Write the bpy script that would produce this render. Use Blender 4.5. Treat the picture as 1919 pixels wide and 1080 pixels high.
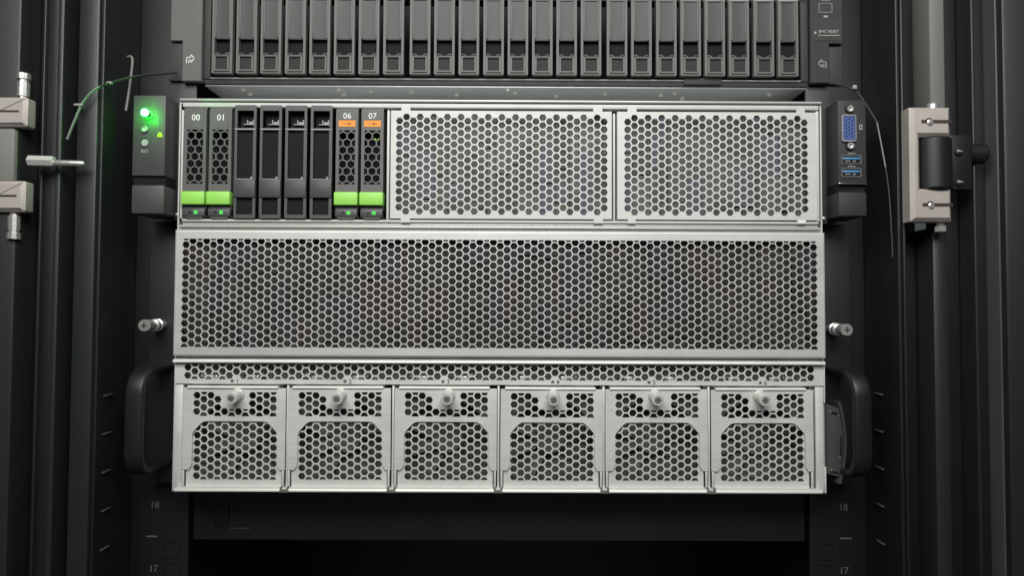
import bpy, bmesh, math, random
from mathutils import Vector, Matrix
from mathutils.geometry import delaunay_2d_cdt

for o in list(bpy.data.objects):
    bpy.data.objects.remove(o)
SC = bpy.context.scene
COL = SC.collection
MM = 0.001
rnd = random.Random(7)

# ---------------------------------------------------------------- camera
cam_d = bpy.data.cameras.new("camera")
cam_d.sensor_width = 36.0
cam_d.lens = 24.0125
cam_d.clip_start = 0.01
cam_d.clip_end = 50
cam = bpy.data.objects.new("camera", cam_d)
COL.objects.link(cam)
PITCH, ROLL, YAW = 0.03186, 0.00418, 0.00343


def _dir(x, y, z):
    y, z = y * math.cos(PITCH) - z * math.sin(PITCH), y * math.sin(PITCH) + z * math.cos(PITCH)
    x, y = x * math.cos(YAW) + y * math.sin(YAW), -x * math.sin(YAW) + y * math.cos(YAW)
    return Vector((x, y, z))


R_ = _dir(math.cos(ROLL), 0, math.sin(ROLL))
U_ = _dir(-math.sin(ROLL), 0, math.cos(ROLL))
F_ = _dir(0, 1, 0)
cam.matrix_world = Matrix(((R_.x, U_.x, -F_.x, 0), (R_.y, U_.y, -F_.y, -0.463), (R_.z, U_.z, -F_.z, 0), (0, 0, 0, 1)))
cam_d.dof.use_dof = False
SC.camera = cam

# ---------------------------------------------------------------- light
world = bpy.data.worlds.new("World")
SC.world = world
world.use_nodes = True
world.node_tree.nodes["Background"].inputs[0].default_value = (0.75, 0.82, 0.86, 1)
world.node_tree.nodes["Background"].inputs[1].default_value = 0.085


def area(name, loc, target, sx, sy, power, color):
    d = bpy.data.lights.new(name, 'AREA')
    d.shape = 'RECTANGLE'
    d.size = sx
    d.size_y = sy
    d.energy = power
    d.color = color
    o = bpy.data.objects.new(name, d)
    COL.objects.link(o)
    o.location = loc
    o.rotation_euler = (Vector(target) - Vector(loc)).to_track_quat('-Z', 'Y').to_euler()
    return o


area("aisle_ceiling_light", (-0.03, -0.62, 0.50), (-0.01, 0, 0.02), 0.75, 0.42, 9.2, (1.0, 0.998, 0.972))

SC.render.engine = 'CYCLES'
SC.view_settings.view_transform = 'Standard'
SC.view_settings.look = 'None'
SC.view_settings.exposure = 0.0
SC.view_settings.gamma = 1.0


# ---------------------------------------------------------------- materials
def mat(name, base, rough=0.45, metal=0.0, spec=0.5, var=0.12, scale=60, stretch=(1, 1, 1), bump=0.0, bscale=900,
        emit=None, estr=0.0, trans=0.0, rvar=0.08, smudge=0.0):
    m = bpy.data.materials.new(name)
    m.use_nodes = True
    nt = m.node_tree
    N, L = nt.nodes, nt.links
    b = N["Principled BSDF"]
    b.inputs["Roughness"].default_value = rough
    b.inputs["Metallic"].default_value = metal
    b.inputs["Specular IOR Level"].default_value = spec
    tc = N.new("ShaderNodeTexCoord")
    mp = N.new("ShaderNodeMapping")
    mp.inputs["Scale"].default_value = stretch
    L.new(tc.outputs["Object"], mp.inputs["Vector"])
    no = N.new("ShaderNodeTexNoise")
    no.inputs["Scale"].default_value = scale
    no.inputs["Detail"].default_value = 5
    L.new(mp.outputs[0], no.inputs["Vector"])
    mr = N.new("ShaderNodeMapRange")
    mr.inputs["From Min"].default_value = 0.25
    mr.inputs["From Max"].default_value = 0.75
    mr.inputs["To Min"].default_value = 1 - var
    mr.inputs["To Max"].default_value = 1 + var
    L.new(no.outputs["Fac"], mr.inputs["Value"])
    mx = N.new("ShaderNodeVectorMath")
    mx.operation = 'SCALE'
    mx.inputs[0].default_value = base
    L.new(mr.outputs[0], mx.inputs["Scale"])
    L.new(mx.outputs[0], b.inputs["Base Color"])
    if smudge:
        n3 = N.new("ShaderNodeTexNoise")
        n3.inputs["Scale"].default_value = 14
        n3.inputs["Detail"].default_value = 8
        n3.inputs["Roughness"].default_value = 0.68
        L.new(tc.outputs["Object"], n3.inputs["Vector"])
        mp2 = N.new("ShaderNodeMapping")
        mp2.inputs["Scale"].default_value = (40, 200, 2600)
        L.new(tc.outputs["Object"], mp2.inputs["Vector"])
        n4 = N.new("ShaderNodeTexNoise")
        n4.inputs["Scale"].default_value = 1.0
        n4.inputs["Detail"].default_value = 2
        L.new(mp2.outputs[0], n4.inputs["Vector"])
        ad = N.new("ShaderNodeMath")
        ad.operation = 'ADD'
        L.new(n3.outputs["Fac"], ad.inputs[0])
        L.new(n4.outputs["Fac"], ad.inputs[1])
        mr3 = N.new("ShaderNodeMapRange")
        mr3.inputs["From Min"].default_value = 0.6
        mr3.inputs["From Max"].default_value = 1.4
        mr3.inputs["To Min"].default_value = 1 - smudge
        mr3.inputs["To Max"].default_value = 1 + smudge
        L.new(ad.outputs[0], mr3.inputs["Value"])
        mx3 = N.new("ShaderNodeVectorMath")
        mx3.operation = 'SCALE'
        L.new(mx.outputs[0], mx3.inputs[0])
        L.new(mr3.outputs[0], mx3.inputs["Scale"])
        L.new(mx3.outputs[0], b.inputs["Base Color"])
    mr2 = N.new("ShaderNodeMapRange")
    mr2.inputs["To Min"].default_value = max(0.02, rough - rvar)
    mr2.inputs["To Max"].default_value = min(1, rough + rvar)
    L.new(no.outputs["Fac"], mr2.inputs["Value"])
    L.new(mr2.outputs[0], b.inputs["Roughness"])
    if bump > 0:
        n2 = N.new("ShaderNodeTexNoise")
        n2.inputs["Scale"].default_value = bscale
        n2.inputs["Detail"].default_value = 3
        L.new(mp.outputs[0], n2.inputs["Vector"])
        bp = N.new("ShaderNodeBump")
        bp.inputs["Strength"].default_value = bump
        bp.inputs["Distance"].default_value = 0.0003
        L.new(n2.outputs["Fac"], bp.inputs["Height"])
        L.new(bp.outputs[0], b.inputs["Normal"])
    if emit:
        b.inputs["Emission Color"].default_value = (*emit, 1)
        b.inputs["Emission Strength"].default_value = estr
    if trans:
        b.inputs["Transmission Weight"].default_value = trans
    return m


M = dict(
    grille=mat("zinc_grille", (0.54, 0.545, 0.52), 0.55, 0.12, var=0.06, scale=45, bump=0.12, smudge=0.1),
    bezel=mat("brushed_steel_bezel", (0.60, 0.59, 0.572), 0.42, 0.35, var=0.08, scale=30, stretch=(0.15, 1, 3), bump=0.12, rvar=0.14, smudge=0.13),
    fan=mat("nickel_fan_plate", (0.65, 0.65, 0.617), 0.48, 0.25, var=0.08, scale=40, bump=0.12, rvar=0.14, smudge=0.13),
    steel=mat("zinc_chassis", (0.62, 0.62, 0.59), 0.4, 0.35, var=0.06, scale=30, stretch=(0.3, 1, 1), bump=0.08),
    bright=mat("bright_screw_metal", (0.72, 0.70, 0.67), 0.3, 0.8, var=0.08, scale=300),
    screw=mat("satin_nickel_screw", (0.66, 0.655, 0.62), 0.4, 0.25, var=0.06, scale=200),
    under=mat("galvanised_underside", (0.52, 0.55, 0.56), 0.42, 0.6, var=0.12, scale=25, stretch=(0.3, 1, 1)),
    black=mat("black_powder_coat", (0.0065, 0.0075, 0.008), 0.48, 0.0, 0.5, var=0.15, scale=20, stretch=(1, 1, 0.15), bump=0.25, bscale=1500),
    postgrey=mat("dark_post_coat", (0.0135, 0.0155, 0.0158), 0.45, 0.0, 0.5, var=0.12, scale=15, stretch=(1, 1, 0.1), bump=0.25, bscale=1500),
    edge=mat("pale_profile_edge", (0.07, 0.074, 0.072), 0.35, 0.1, 0.5, var=0.25, scale=12, stretch=(1, 1, 0.12)),  # pale grey for thin edges, lighter than the coats around it
    midgrey=mat("mid_grey", (0.17, 0.165, 0.155), 0.6, 0, 0.4, var=0.12, scale=15, stretch=(1, 1, 0.1)),
    plastic=mat("charcoal_plastic", (0.105, 0.103, 0.1), 0.5, 0, 0.45, var=0.1, scale=80, bump=0.2),
    blankpl=mat("black_filler_plastic", (0.07, 0.071, 0.072), 0.45, 0, 0.45, var=0.1, scale=80, bump=0.2),
    deep=mat("dark_recess_plastic", (0.009, 0.0105, 0.011), 0.7, 0, 0.15, var=0.2, scale=80),
    flap=mat("smoky_flap", (0.055, 0.055, 0.055), 0.46, 0, 0.3, var=0.32, scale=90, stretch=(1, 1, 0.25), rvar=0.2),
    tray=mat("grey_tray_plastic", (0.125, 0.122, 0.118), 0.5, 0, 0.3, var=0.1, scale=90, bump=0.2),
    frame2=mat("dark_enclosure_frame", (0.045, 0.045, 0.043), 0.6, 0, 0.25, var=0.12, scale=50),
    button=mat("latch_button_plastic", (0.035, 0.035, 0.034), 0.65, 0, 0.15, var=0.1, scale=90),
    ear=mat("dark_ear_plastic", (0.056, 0.056, 0.0555), 0.5, 0, 0.45, var=0.1, scale=60, bump=0.2),
    earr=mat("shaded_port_plastic", (0.034, 0.0345, 0.035), 0.55, 0, 0.3, var=0.1, scale=60, bump=0.2),  # ear plastic darkened: the right side's shade is put into its colour
    ear2=mat("grey_ear_plastic", (0.105, 0.104, 0.1), 0.5, 0, 0.45, var=0.08, scale=60, bump=0.2),
    green=mat("green_lever_plastic", (0.30, 0.66, 0.11), 0.45, 0, 0.4, var=0.05, scale=120),
    orange=mat("orange_sticker", (0.80, 0.31, 0.055), 0.6, 0, 0.3, var=0.06, scale=150),
    rust=mat("sticker_print", (0.42, 0.13, 0.02), 0.6),
    white=mat("white_print", (0.75, 0.75, 0.73), 0.6),
    greyprint=mat("grey_print", (0.33, 0.33, 0.32), 0.6),
    dimprint=mat("faint_print", (0.11, 0.115, 0.12), 0.6),
    ink=mat("dark_print", (0.07, 0.07, 0.07), 0.6),
    tan=mat("cast_hinge_metal", (0.47, 0.425, 0.39), 0.5, 0.3, var=0.08, scale=40, bump=0.3),
    groove=mat("hinge_groove", (0.035, 0.024, 0.021), 0.7),
    blue=mat("vga_blue_plastic", (0.05, 0.085, 0.24), 0.45, var=0.05),
    usb=mat("usb_blue_plastic", (0.07, 0.22, 0.42), 0.4, var=0.05),
    tie=mat("clear_nylon", (0.30, 0.285, 0.295), 0.3, 0, 0.6, var=0.1),
    tiedark=mat("dark_nylon", (0.07, 0.072, 0.07), 0.35, 0, 0.6, var=0.1),
    led=mat("power_led_green", (0.01, 0.3, 0.03), 0.3, emit=(0.012, 1.0, 0.035), estr=160),
    led2=mat("status_led_lime", (0.2, 0.5, 0.02), 0.3, emit=(0.36, 1.0, 0.02), estr=0.95),
    led3=mat("drive_led_green", (0.05, 0.4, 0.05), 0.3, emit=(0.06, 0.9, 0.09), estr=0.9),
    ledoff=mat("unlit_led", (0.02, 0.022, 0.02), 0.3),
    fanback=mat("fan_interior_grey", (0.13, 0.127, 0.118), 0.6, var=0.25, scale=120),
    pcb=mat("interior_grey", (0.15, 0.15, 0.14), 0.6, var=0.15, scale=200),
    in1=mat("interior_olive", (0.13, 0.132, 0.118), 0.6, var=0.15, scale=200),
    in2=mat("interior_slate", (0.125, 0.128, 0.155), 0.6, var=0.15, scale=200),
    in3=mat("interior_dark", (0.09, 0.088, 0.082), 0.6, var=0.15, scale=200),
    in4=mat("interior_brown", (0.125, 0.112, 0.105), 0.6, var=0.15, scale=200),
)
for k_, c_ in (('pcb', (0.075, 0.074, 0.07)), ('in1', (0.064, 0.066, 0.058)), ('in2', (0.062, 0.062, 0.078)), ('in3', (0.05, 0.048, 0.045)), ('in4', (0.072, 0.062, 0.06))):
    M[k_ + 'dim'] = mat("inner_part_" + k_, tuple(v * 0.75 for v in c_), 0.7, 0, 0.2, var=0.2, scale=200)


# ---------------------------------------------------------------- mesh helpers (all in millimetres)
class MB:
    def __init__(s):
        s.v = []
        s.f = []

    def add(s, vs, fs):
        n = len(s.v)
        s.v += [tuple(p) for p in vs]
        s.f += [tuple(i + n for i in f) for f in fs]
        return s

    def box(s, x0, x1, y0, y1, z0, z1, b=0.0, seg=2):
        if b <= 0:
            vs = [(x, y, z) for x in (x0, x1) for y in (y0, y1) for z in (z0, z1)]
            return s.add(vs, [(0, 1, 3, 2), (4, 6, 7, 5), (0, 4, 5, 1), (2, 3, 7, 6), (0, 2, 6, 4), (1, 5, 7, 3)])
        bm = bmesh.new()
        bmesh.ops.create_cube(bm, size=1)
        for v in bm.verts:
            v.co = Vector((x0 + (v.co.x + .5) * (x1 - x0), y0 + (v.co.y + .5) * (y1 - y0), z0 + (v.co.z + .5) * (z1 - z0)))
        bmesh.ops.bevel(bm, geom=bm.edges[:], offset=b, segments=seg, profile=0.5, affect='EDGES')
        bm.verts.index_update()
        s.add([v.co[:] for v in bm.verts], [[v.index for v in f.verts] for f in bm.faces])
        bm.free()
        return s

    def cyl(s, c, axis, r, l0, l1, n=20, r1=None, cap=True, ph=0.0):
        """round bar along axis ('x','y','z') from l0 to l1; c = the other two coordinates"""
        r1 = r if r1 is None else r1
        return s.lathe(c, axis, [(l0, r), (l1, r1)], n, cap, ph)

    def lathe(s, c, axis, prof, n=20, cap=True, ph=0.0):
        vs = []
        for (l, r) in prof:
            for k in range(n):
                a = 2 * math.pi * k / n + ph
                p, q = r * math.cos(a), r * math.sin(a)
                vs.append({'x': (l, c[0] + p, c[1] + q), 'y': (c[0] + p, l, c[1] + q), 'z': (c[0] + p, c[1] + q, l)}[axis])
        fs = []
        for i in range(len(prof) - 1):
            for k in range(n):
                j = (k + 1) % n
                fs.append((i * n + k, i * n + j, (i + 1) * n + j, (i + 1) * n + k))
        if cap:
            fs.append(tuple(range(n))[::-1])
            fs.append(tuple(range((len(prof) - 1) * n, len(prof) * n)))
        return s.add(vs, fs)

    def prism(s, poly, y0, y1, b=0.0):
        """polygon of (x,z) extruded from y0 (front) to y1, optional front chamfer b by inset"""
        if b > 0:
            inn = inset(poly, b)
            n = len(poly)
            vs = [(x, y0, z) for x, z in inn] + [(x, y0 + b, z) for x, z in poly] + [(x, y1, z) for x, z in poly]
            fs = [tuple(range(n))] + [(i, i + n, (i + 1) % n + n, (i + 1) % n) for i in range(n)]
            fs += [(i + n, i + 2 * n, (i + 1) % n + 2 * n, (i + 1) % n + n) for i in range(n)]
            fs.append(tuple(range(2 * n, 3 * n))[::-1])
            return s.add(vs, fs)
        n = len(poly)
        vs = [(x, y0, z) for x, z in poly] + [(x, y1, z) for x, z in poly]
        fs = [tuple(range(n)), tuple(range(n, 2 * n))[::-1]]
        fs += [(i, i + n, (i + 1) % n + n, (i + 1) % n) for i in range(n)]
        return s.add(vs, fs)

    def plate(s, outline, holes, y0, y1, back=False, rim=True):
        """sheet of (x,z) outline with polygon holes, real thickness y0..y1"""
        pts = [Vector(p) for p in outline]
        faces = [list(range(len(outline)))]
        for h in holes:
            faces.append(list(range(len(pts), len(pts) + len(h))))
            pts += [Vector(p) for p in h]
        v, e, f, ov, oe, of = delaunay_2d_cdt(pts, [], faces, 1, 1e-5)
        tri = [t for t, src in zip(f, of) if 0 in src and len(src) == 1]
        tri2 = []
        for t in tri:
            a, b, c = (v[i] for i in t[:3])
            if (b.x - a.x) * (c.y - a.y) - (b.y - a.y) * (c.x - a.x) < 0:
                t = t[::-1]
            tri2.append(tuple(t))
        s.add([(p.x, y0, p.y) for p in v], tri2)
        if back:
            s.add([(p.x, y1, p.y) for p in v], [t[::-1] for t in tri2])
        for h in ([outline] if rim else []) + list(holes):
            n = len(h)
            s.add([(x, y0, z) for x, z in h] + [(x, y1, z) for x, z in h],
                  [(i, i + n, (i + 1) % n + n, (i + 1) % n) for i in range(n)])
        return s

    def tube(s, path, r, n=8, flat=None):
        """swept round (or flat = (w,t)) section along points"""
        P = [Vector(p) for p in path]
        vs = []
        for i, p in enumerate(P):
            t = (P[min(i + 1, len(P) - 1)] - P[max(i - 1, 0)]).normalized()
            a = t.cross(Vector((0, 1, 0)))
            if a.length < 1e-3:
                a = t.cross(Vector((1, 0, 0)))
            a.normalize()
            b = t.cross(a).normalized()
            ru, rw = (r, r) if flat is None else flat
            for k in range(n):
                an = 2 * math.pi * k / n
                vs.append(p + a * (ru * math.cos(an)) + b * (rw * math.sin(an)))
        fs = [(i * n + k, i * n + (k + 1) % n, (i + 1) * n + (k + 1) % n, (i + 1) * n + k) for i in range(len(P) - 1) for k in range(n)]
        fs += [tuple(range(n)), tuple(range((len(P) - 1) * n, len(P) * n))]
        return s.add(vs, fs)

    def rot(s, n0, pivot, axis, deg):
        m = Matrix.Rotation(math.radians(deg), 3, axis)
        pv = Vector(pivot)
        for i in range(n0, len(s.v)):
            s.v[i] = tuple(pv + m @ (Vector(s.v[i]) - pv))
        return s

    def build(s, name, m, parent=None, label=None, smooth=28):
        org = Vector(root_of(parent).get('org', (0, 0, 0))) if parent else Vector((0, 0, 0))
        me = bpy.data.meshes.new(name)
        me.from_pydata([((x - org.x) * MM, (y - org.y) * MM, (z - org.z) * MM) for x, y, z in s.v], [], s.f)
        me.materials.append(m)
        if smooth:
            me.shade_smooth()
            me.set_sharp_from_angle(angle=math.radians(smooth))
        me.validate()
        o = bpy.data.objects.new(name, me)
        COL.objects.link(o)
        if parent:
            o.parent = parent
        if label:
            o['label'] = label
        return o


def inset(poly, d):
    n = len(poly)
    area2 = sum(poly[i][0] * poly[(i + 1) % n][1] - poly[(i + 1) % n][0] * poly[i][1] for i in range(n))
    sg = 1 if area2 > 0 else -1
    out = []
    for i in range(n):
        p0, p1, p2 = Vector(poly[i - 1]), Vector(poly[i]), Vector(poly[(i + 1) % n])
        d1, d2 = (p1 - p0).normalized(), (p2 - p1).normalized()
        n1, n2 = Vector((-d1.y, d1.x)) * sg, Vector((-d2.y, d2.x)) * sg
        m = n1 + n2
        m = m / max(0.3, m.dot(n1)) if m.length > 1e-6 else n1
        out.append((p1.x + m.x * d, p1.y + m.y * d))
    return out


def lip(mb, x0, x1, z0, z1, yf, d, yb):
    """sheet edge rolled over: front face at yf curving back by d to the top at z1"""
    R = min(d, z1 - z0)
    pr = [(yb, z0), (yf, z0), (yf, z1 - R)]
    pr += [(yf + R * (1 - math.cos(math.radians(a))), z1 - R + R * math.sin(math.radians(a))) for a in (15, 30, 45, 60, 75, 90)]
    pr.append((yb, z1))
    n = len(pr)
    mb.add([(x0, y, z) for y, z in pr] + [(x1, y, z) for y, z in pr],
           [tuple(range(n)), tuple(range(n, 2 * n))[::-1]] + [(i, i + n, (i + 1) % n + n, (i + 1) % n) for i in range(n)])
    return mb


def root_of(o):
    while o.parent:
        o = o.parent
    return o


def thing(name, label, cat, org, group=None):
    o = bpy.data.objects.new(name, None)
    COL.objects.link(o)
    o.empty_display_size = 0.01
    o.location = [c * MM for c in org]
    o['org'] = list(org)
    o['label'] = label
    o['category'] = cat
    if group:
        o['group'] = group
    return o


def copy_tree(o, dx, label):
    def cp(src, par):
        c = src.copy()
        COL.objects.link(c)
        if par:
            c.parent = par
        for ch in list(src.children):
            cp(ch, c)
        return c
    r = cp(o, None)
    r.location.x += dx * MM
    r['org'] = [o['org'][0] + dx, o['org'][1], o['org'][2]]
    r['label'] = label
    return r


def text(s, body, x, y, z, h, m, parent, name, depth=0.15, spacing=1.0, align='CENTER', bold=0.0):
    cu = bpy.data.curves.new("lettering", 'FONT')
    cu.body = body
    cu.size = h / 0.69
    cu.align_x = align
    cu.space_character = spacing
    cu.offset = bold
    cu.extrude = depth / 2
    cu.resolution_u = 3
    ob = bpy.data.objects.new("lettering", cu)
    COL.objects.link(ob)
    dg = bpy.context.evaluated_depsgraph_get()
    me = bpy.data.meshes.new_from_object(ob.evaluated_get(dg))
    s.add([(x + v.co.x, y - v.co.z, z - h / 2 + v.co.y) for v in me.vertices], [tuple(p.vertices) for p in me.polygons])
    bpy.data.objects.remove(ob)
    bpy.data.curves.remove(cu)
    bpy.data.meshes.remove(me)
    if name:
        return s.build(name, m, parent, smooth=0)
    return s


def hexa(cx, cz, flat, pointy=False, rc=0.0):
    """hexagon hole, 'flat' across flats; flat-topped unless pointy; corners cut back a little"""
    R = flat / math.sqrt(3)
    out = []
    for k in range(6):
        a = math.radians(60 * k + (30 if pointy else 0))
        out.append((cx + R * math.cos(a), cz + R * math.sin(a)))
    return out


def clip(poly, region):
    """Sutherland-Hodgman clip of convex poly by convex CCW region"""
    out = poly
    n = len(region)
    for i in range(n):
        ax, az = region[i]
        bx, bz = region[(i + 1) % n]
        inp, out = out, []
        if not inp:
            return []
        sd = lambda p: (bx - ax) * (p[1] - az) - (bz - az) * (p[0] - ax)
        for j in range(len(inp)):
            p, q = inp[j - 1], inp[j]
            sp, sq = sd(p), sd(q)
            if (sp < 0) != (sq < 0):
                t = sp / (sp - sq)
                out.append((p[0] + t * (q[0] - p[0]), p[1] + t * (q[1] - p[1])))
            if sq >= 0:
                out.append(q)
    o2 = []
    for p in out:
        if not o2 or (abs(p[0] - o2[-1][0]) + abs(p[1] - o2[-1][1])) > 0.02:
            o2.append(p)
    if len(o2) > 2 and abs(o2[0][0] - o2[-1][0]) + abs(o2[0][1] - o2[-1][1]) < 0.02:
        o2.pop()
    return o2


def poly_area(p):
    return abs(sum(p[i][0] * p[(i + 1) % len(p)][1] - p[(i + 1) % len(p)][0] * p[i][1] for i in range(len(p)))) / 2


def rect(x0, x1, z0, z1):
    return [(x0, z0), (x1, z0), (x1, z1), (x0, z1)]


def rrect(x0, x1, z0, z1, r, n=5):
    out = []
    for (cx, cz, a0) in ((x1 - r, z0 + r, -90), (x1 - r, z1 - r, 0), (x0 + r, z1 - r, 90), (x0 + r, z0 + r, 180)):
        for k in range(n + 1):
            a = math.radians(a0 + 90 * k / n)
            out.append((cx + r * math.cos(a), cz + r * math.sin(a)))
    return out


def comb(x0, x1, ncol, za, zb, pitch, flat, region=None, keep=None, minarea=1.2):
    """flat-topped honeycomb: column 0 has a hole centre at za, column 1 at zb"""
    hs = []
    for i in range(ncol):
        x = x0 + (x1 - x0) * i / (ncol - 1)
        base = za if i % 2 == 0 else zb
        for k in range(-30, 31):
            z = base + k * pitch
            if keep and not keep(i, x, z):
                continue
            h = hexa(x, z, flat)
            if region:
                h = clip(h, region)
                if len(h) < 3 or poly_area(h) < minarea:
                    continue
            hs.append(h)
    return hs


# ================================================================ SERVER CABINET
cab = thing("server_cabinet", "black server cabinet frame with mounting rails, U numbers and door hinges around the servers",
            "server cabinet", (0, 25, -230))
ZB, ZT = -460, 300


def strip(name, m, x0, x1, y0, y1, b=1.2, z0=ZB, z1=ZT, parent=None):
    return MB().box(x0, x1, y0, y1, z0, z1, b).build(name, m, parent or cab)


for sx in (-1, 1):
    X = (lambda v: -v - 13) if sx < 0 else (lambda v: v)   # rack is centred on x = -6.5

    def bx(mb, a, b, *r):
        a, b = X(a), X(b)
        return mb.box(min(a, b), max(a, b), *r)
    rail = bx(MB(), 214, 255, 27, 30, ZB, ZT, 0.6).build("mounting_rail", M['black'], cab)
    wall = MB()
    bx(wall, 255.3, 257.5, -16, 425, ZB, ZT, 0.5)
    wall = wall.build("side_panel", M['black'], cab)
    for k in range(6):
        z = -58 - 25.3 * k + (1 if sx > 0 else 0)
        y0 = 4 if sx > 0 else -9
        bx(MB(), 253.6, 255.1, y0, y0 + 9, z - 0.5, z + 0.5, 0.2).build("slot_lit_edge", M['edge'], wall)  # pale bar stands in for light caught on a slot edge
    # square cage-nut holes down the rail (dark inserts set in proud frames)
    for k in range(3):
        z = -170.5 - k * 14.8
        for xx in (226,):
            h = MB()
            h.plate(rect(X(xx) - 6.2, X(xx) + 6.2, z - 6.2, z + 6.2), [rect(X(xx) - 4.7, X(xx) + 4.7, z - 4.7, z + 4.7)], 26.2, 26.9)
            h.build("cage_hole_rim", M['black'], rail)
    for u, z in (("18", -139.6), ("17", -184.2)):
        text(MB(), u, X(239.5) + (1.5 if sx < 0 else -1.5), 26.8, z, 4.6, M['dimprint'], rail, "unit_number", 0.1, bold=-0.01)
    for z in (-161.7, -206.2):
        bx(MB(), 235.5, 243.5, 26.6, 26.9, z - .45, z + .45).build("unit_mark", M['dimprint'], rail)

# left profile, from the rail outwards
strip("corner_post", M['postgrey'], -284.5, -270.8, -18, 20, 1.6)
strip("frame_strip", M['black'], -292.5, -284.7, 8, 20)
strip("frame_strip", M['postgrey'], -297.0, -292.7, -20, 12, 1.5)
strip("frame_strip", M['black'], -305.5, -297.2, -16.5, 12, 1.2)
strip("frame_strip", M['postgrey'], -307.0, -305.7, -18.5, 12, 0.5)
strip("frame_strip", M['black'], -318.5, -307.2, -4, 12)
strip("door_edge", M['postgrey'], -372, -318.7, -23, 20, 2.0)
# right profile
strip("corner_post", M['black'], 257.8, 259.8, -17.5, 20, 0.9)
strip("frame_strip", M['black'], 259.9, 279.0, 4, 20)
strip("frame_strip", M['midgrey'], 279.2, 290.0, -14, 12, 2.4, 134)  # upper length of the strip, paler
strip("frame_strip", M['postgrey'], 279.2, 290.0, -14, 12, 2.4, ZB, 56)  # same strip below the hinge, darker
strip("frame_strip", M['black'], 290.2, 304.8, -2, 12)
strip("frame_strip", M['postgrey'], 305.0, 307.4, -17, 12, 0.9)
strip("frame_strip", M['black'], 307.6, 319.3, -8, 12)
strip("frame_strip", M['edge'], 319.5, 321.0, -19, 12, 0.6)
strip("door_edge", M['postgrey'], 321.2, 380, -23, 20, 2.2)
# dark hollow of the cabinet behind the servers
MB().box(-272, 259, 426, 430, -460, ZT).build("rear_wall", M['postgrey'], cab)
MB().box(-270, 257, 60, 424, ZT, ZT + 4).build("top_shelf", M['black'], cab)

# ---- right door hinge
YF = -28
hp = [(257.7, 58), (284, 58), (284, 79), (264, 79), (264, 112.8), (284, 112.8), (284, 132), (257.7, 132)]
hinge = MB().prism(hp, YF, -17.4, 2.3).build("hinge_bracket", M['tan'], cab, "tan metal hinge bracket on the right door frame")
for z, in ((122.3,), (68.4,)):
    MB().box(264.5, 284.05, YF - 0.05, YF + 0.6, z - 1.15, z + 1.15).build("groove", M['groove'], hinge)
    MB().cyl((269.6, z + 0.2), 'y', 2.3, YF - 0.1, YF + 1, 16).build("groove", M['groove'], hinge)
    s = MB().lathe((269.9, z - 0.5), 'y', [(YF + .4, 2.0), (YF - 0.7, 2.0), (YF - 1.1, 1.3)], 14).build("screw", M['bright'], hinge)
MB().lathe((276, -21), 'z', [(132, 4.0), (135, 4.0), (136.2, 3.2)], 16).build("bolt_head", M['bright'], hinge)
MB().lathe((280, -21), 'z', [(57.9, 2.2), (55.6, 2.2), (55.5, 3.6), (52.0, 3.6), (51.5, 3.0)], 6).build("bolt_nut", M['bright'], hinge)
kn = MB().lathe((276, -20), 'z', [(79.1, 10), (80, 11.2), (111.6, 11.2), (112.7, 10)], 32).build("hinge_knuckle", M['black'], cab)
kp = MB().box(284.3, 299.8, -24, -18, 79, 115, 1.0).build("hinge_plate", M['black'], cab)
for z in (103.5, 83.5):
    MB().lathe((290.5, z), 'y', [(-23.9, 2.6), (-25.2, 2.4), (-25.8, 1.2)], 14).build("screw", M['black'], kp)
    MB().box(289.2, 292.2, -26.1, -25.6, z - 0.3, z + 0.9, 0.2).build("screw_glint", M['bright'], kp)  # bright bar stands in for the glint on the black screw
MB().lathe((-17, 104), 'x', [(300, 5), (301, 6.6), (311.0, 6.8), (312.2, 6), (312.6, 4)], 28).build("hinge_knob", M['black'], cab)

# ---- left door hinge
for z0, z1 in ((116.5, 135.5), (61.5, 81.3)):
    hb = MB().prism(rrect(-345, -310.6, z0, z1, 1.6, 3), YF, -19.0, 2.2).build("hinge_bracket", M['tan'], cab, "tan metal hinge block on the left door frame")
    zm = (z0 + z1) / 2
    MB().box(-345, -315, YF - 0.06, YF + .6, zm - .7, zm + .7).build("groove", M['groove'], hb)
MB().box(-345, -319.5, -25, -19.1, 81.4, 116.4, 2).build("hinge_knuckle", M['midgrey'], cab)
b = MB()
b.lathe((-316.6, -22), 'z', [(135.6, 2.6), (137.2, 2.6), (137.3, 3.6), (146.6, 3.6), (146.8, 2.9), (148.4, 2.9), (148.6, 4.0), (152.0, 4.0), (152.6, 3.4)], 12)
b.build("hinge_bolt", M['bright'], cab)
b = MB()
b.lathe((-320.3, -22), 'z', [(61.4, 2.6), (59.6, 2.6), (59.4, 3.6), (50.0, 3.6), (49.7, 3.0), (48.6, 3.0), (48.4, 4.0), (44.2, 4.0)], 10)
b.build("hinge_bolt", M['bright'], cab)
n0 = MB()
n0.lathe((YF + 1, 94.3), 'x', [(-308.5, 3.0), (-308, 3.5), (-292.6, 3.5), (-292.2, 3.0)], 6)
n0.rot(0, (-308, YF, 94), 'Y', 1.5)
dp = n0.build("door_pin_nut", M['steel'], cab)
n0 = MB()
n0.lathe((YF + 1, 93.4), 'x', [(-292.3, 2.0), (-274, 2.0), (-272.8, 1.4)], 18)
n0.rot(0, (-308, YF, 94), 'Y', 1.5)
n0.build("door_pin", M['bright'], cab)

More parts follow.
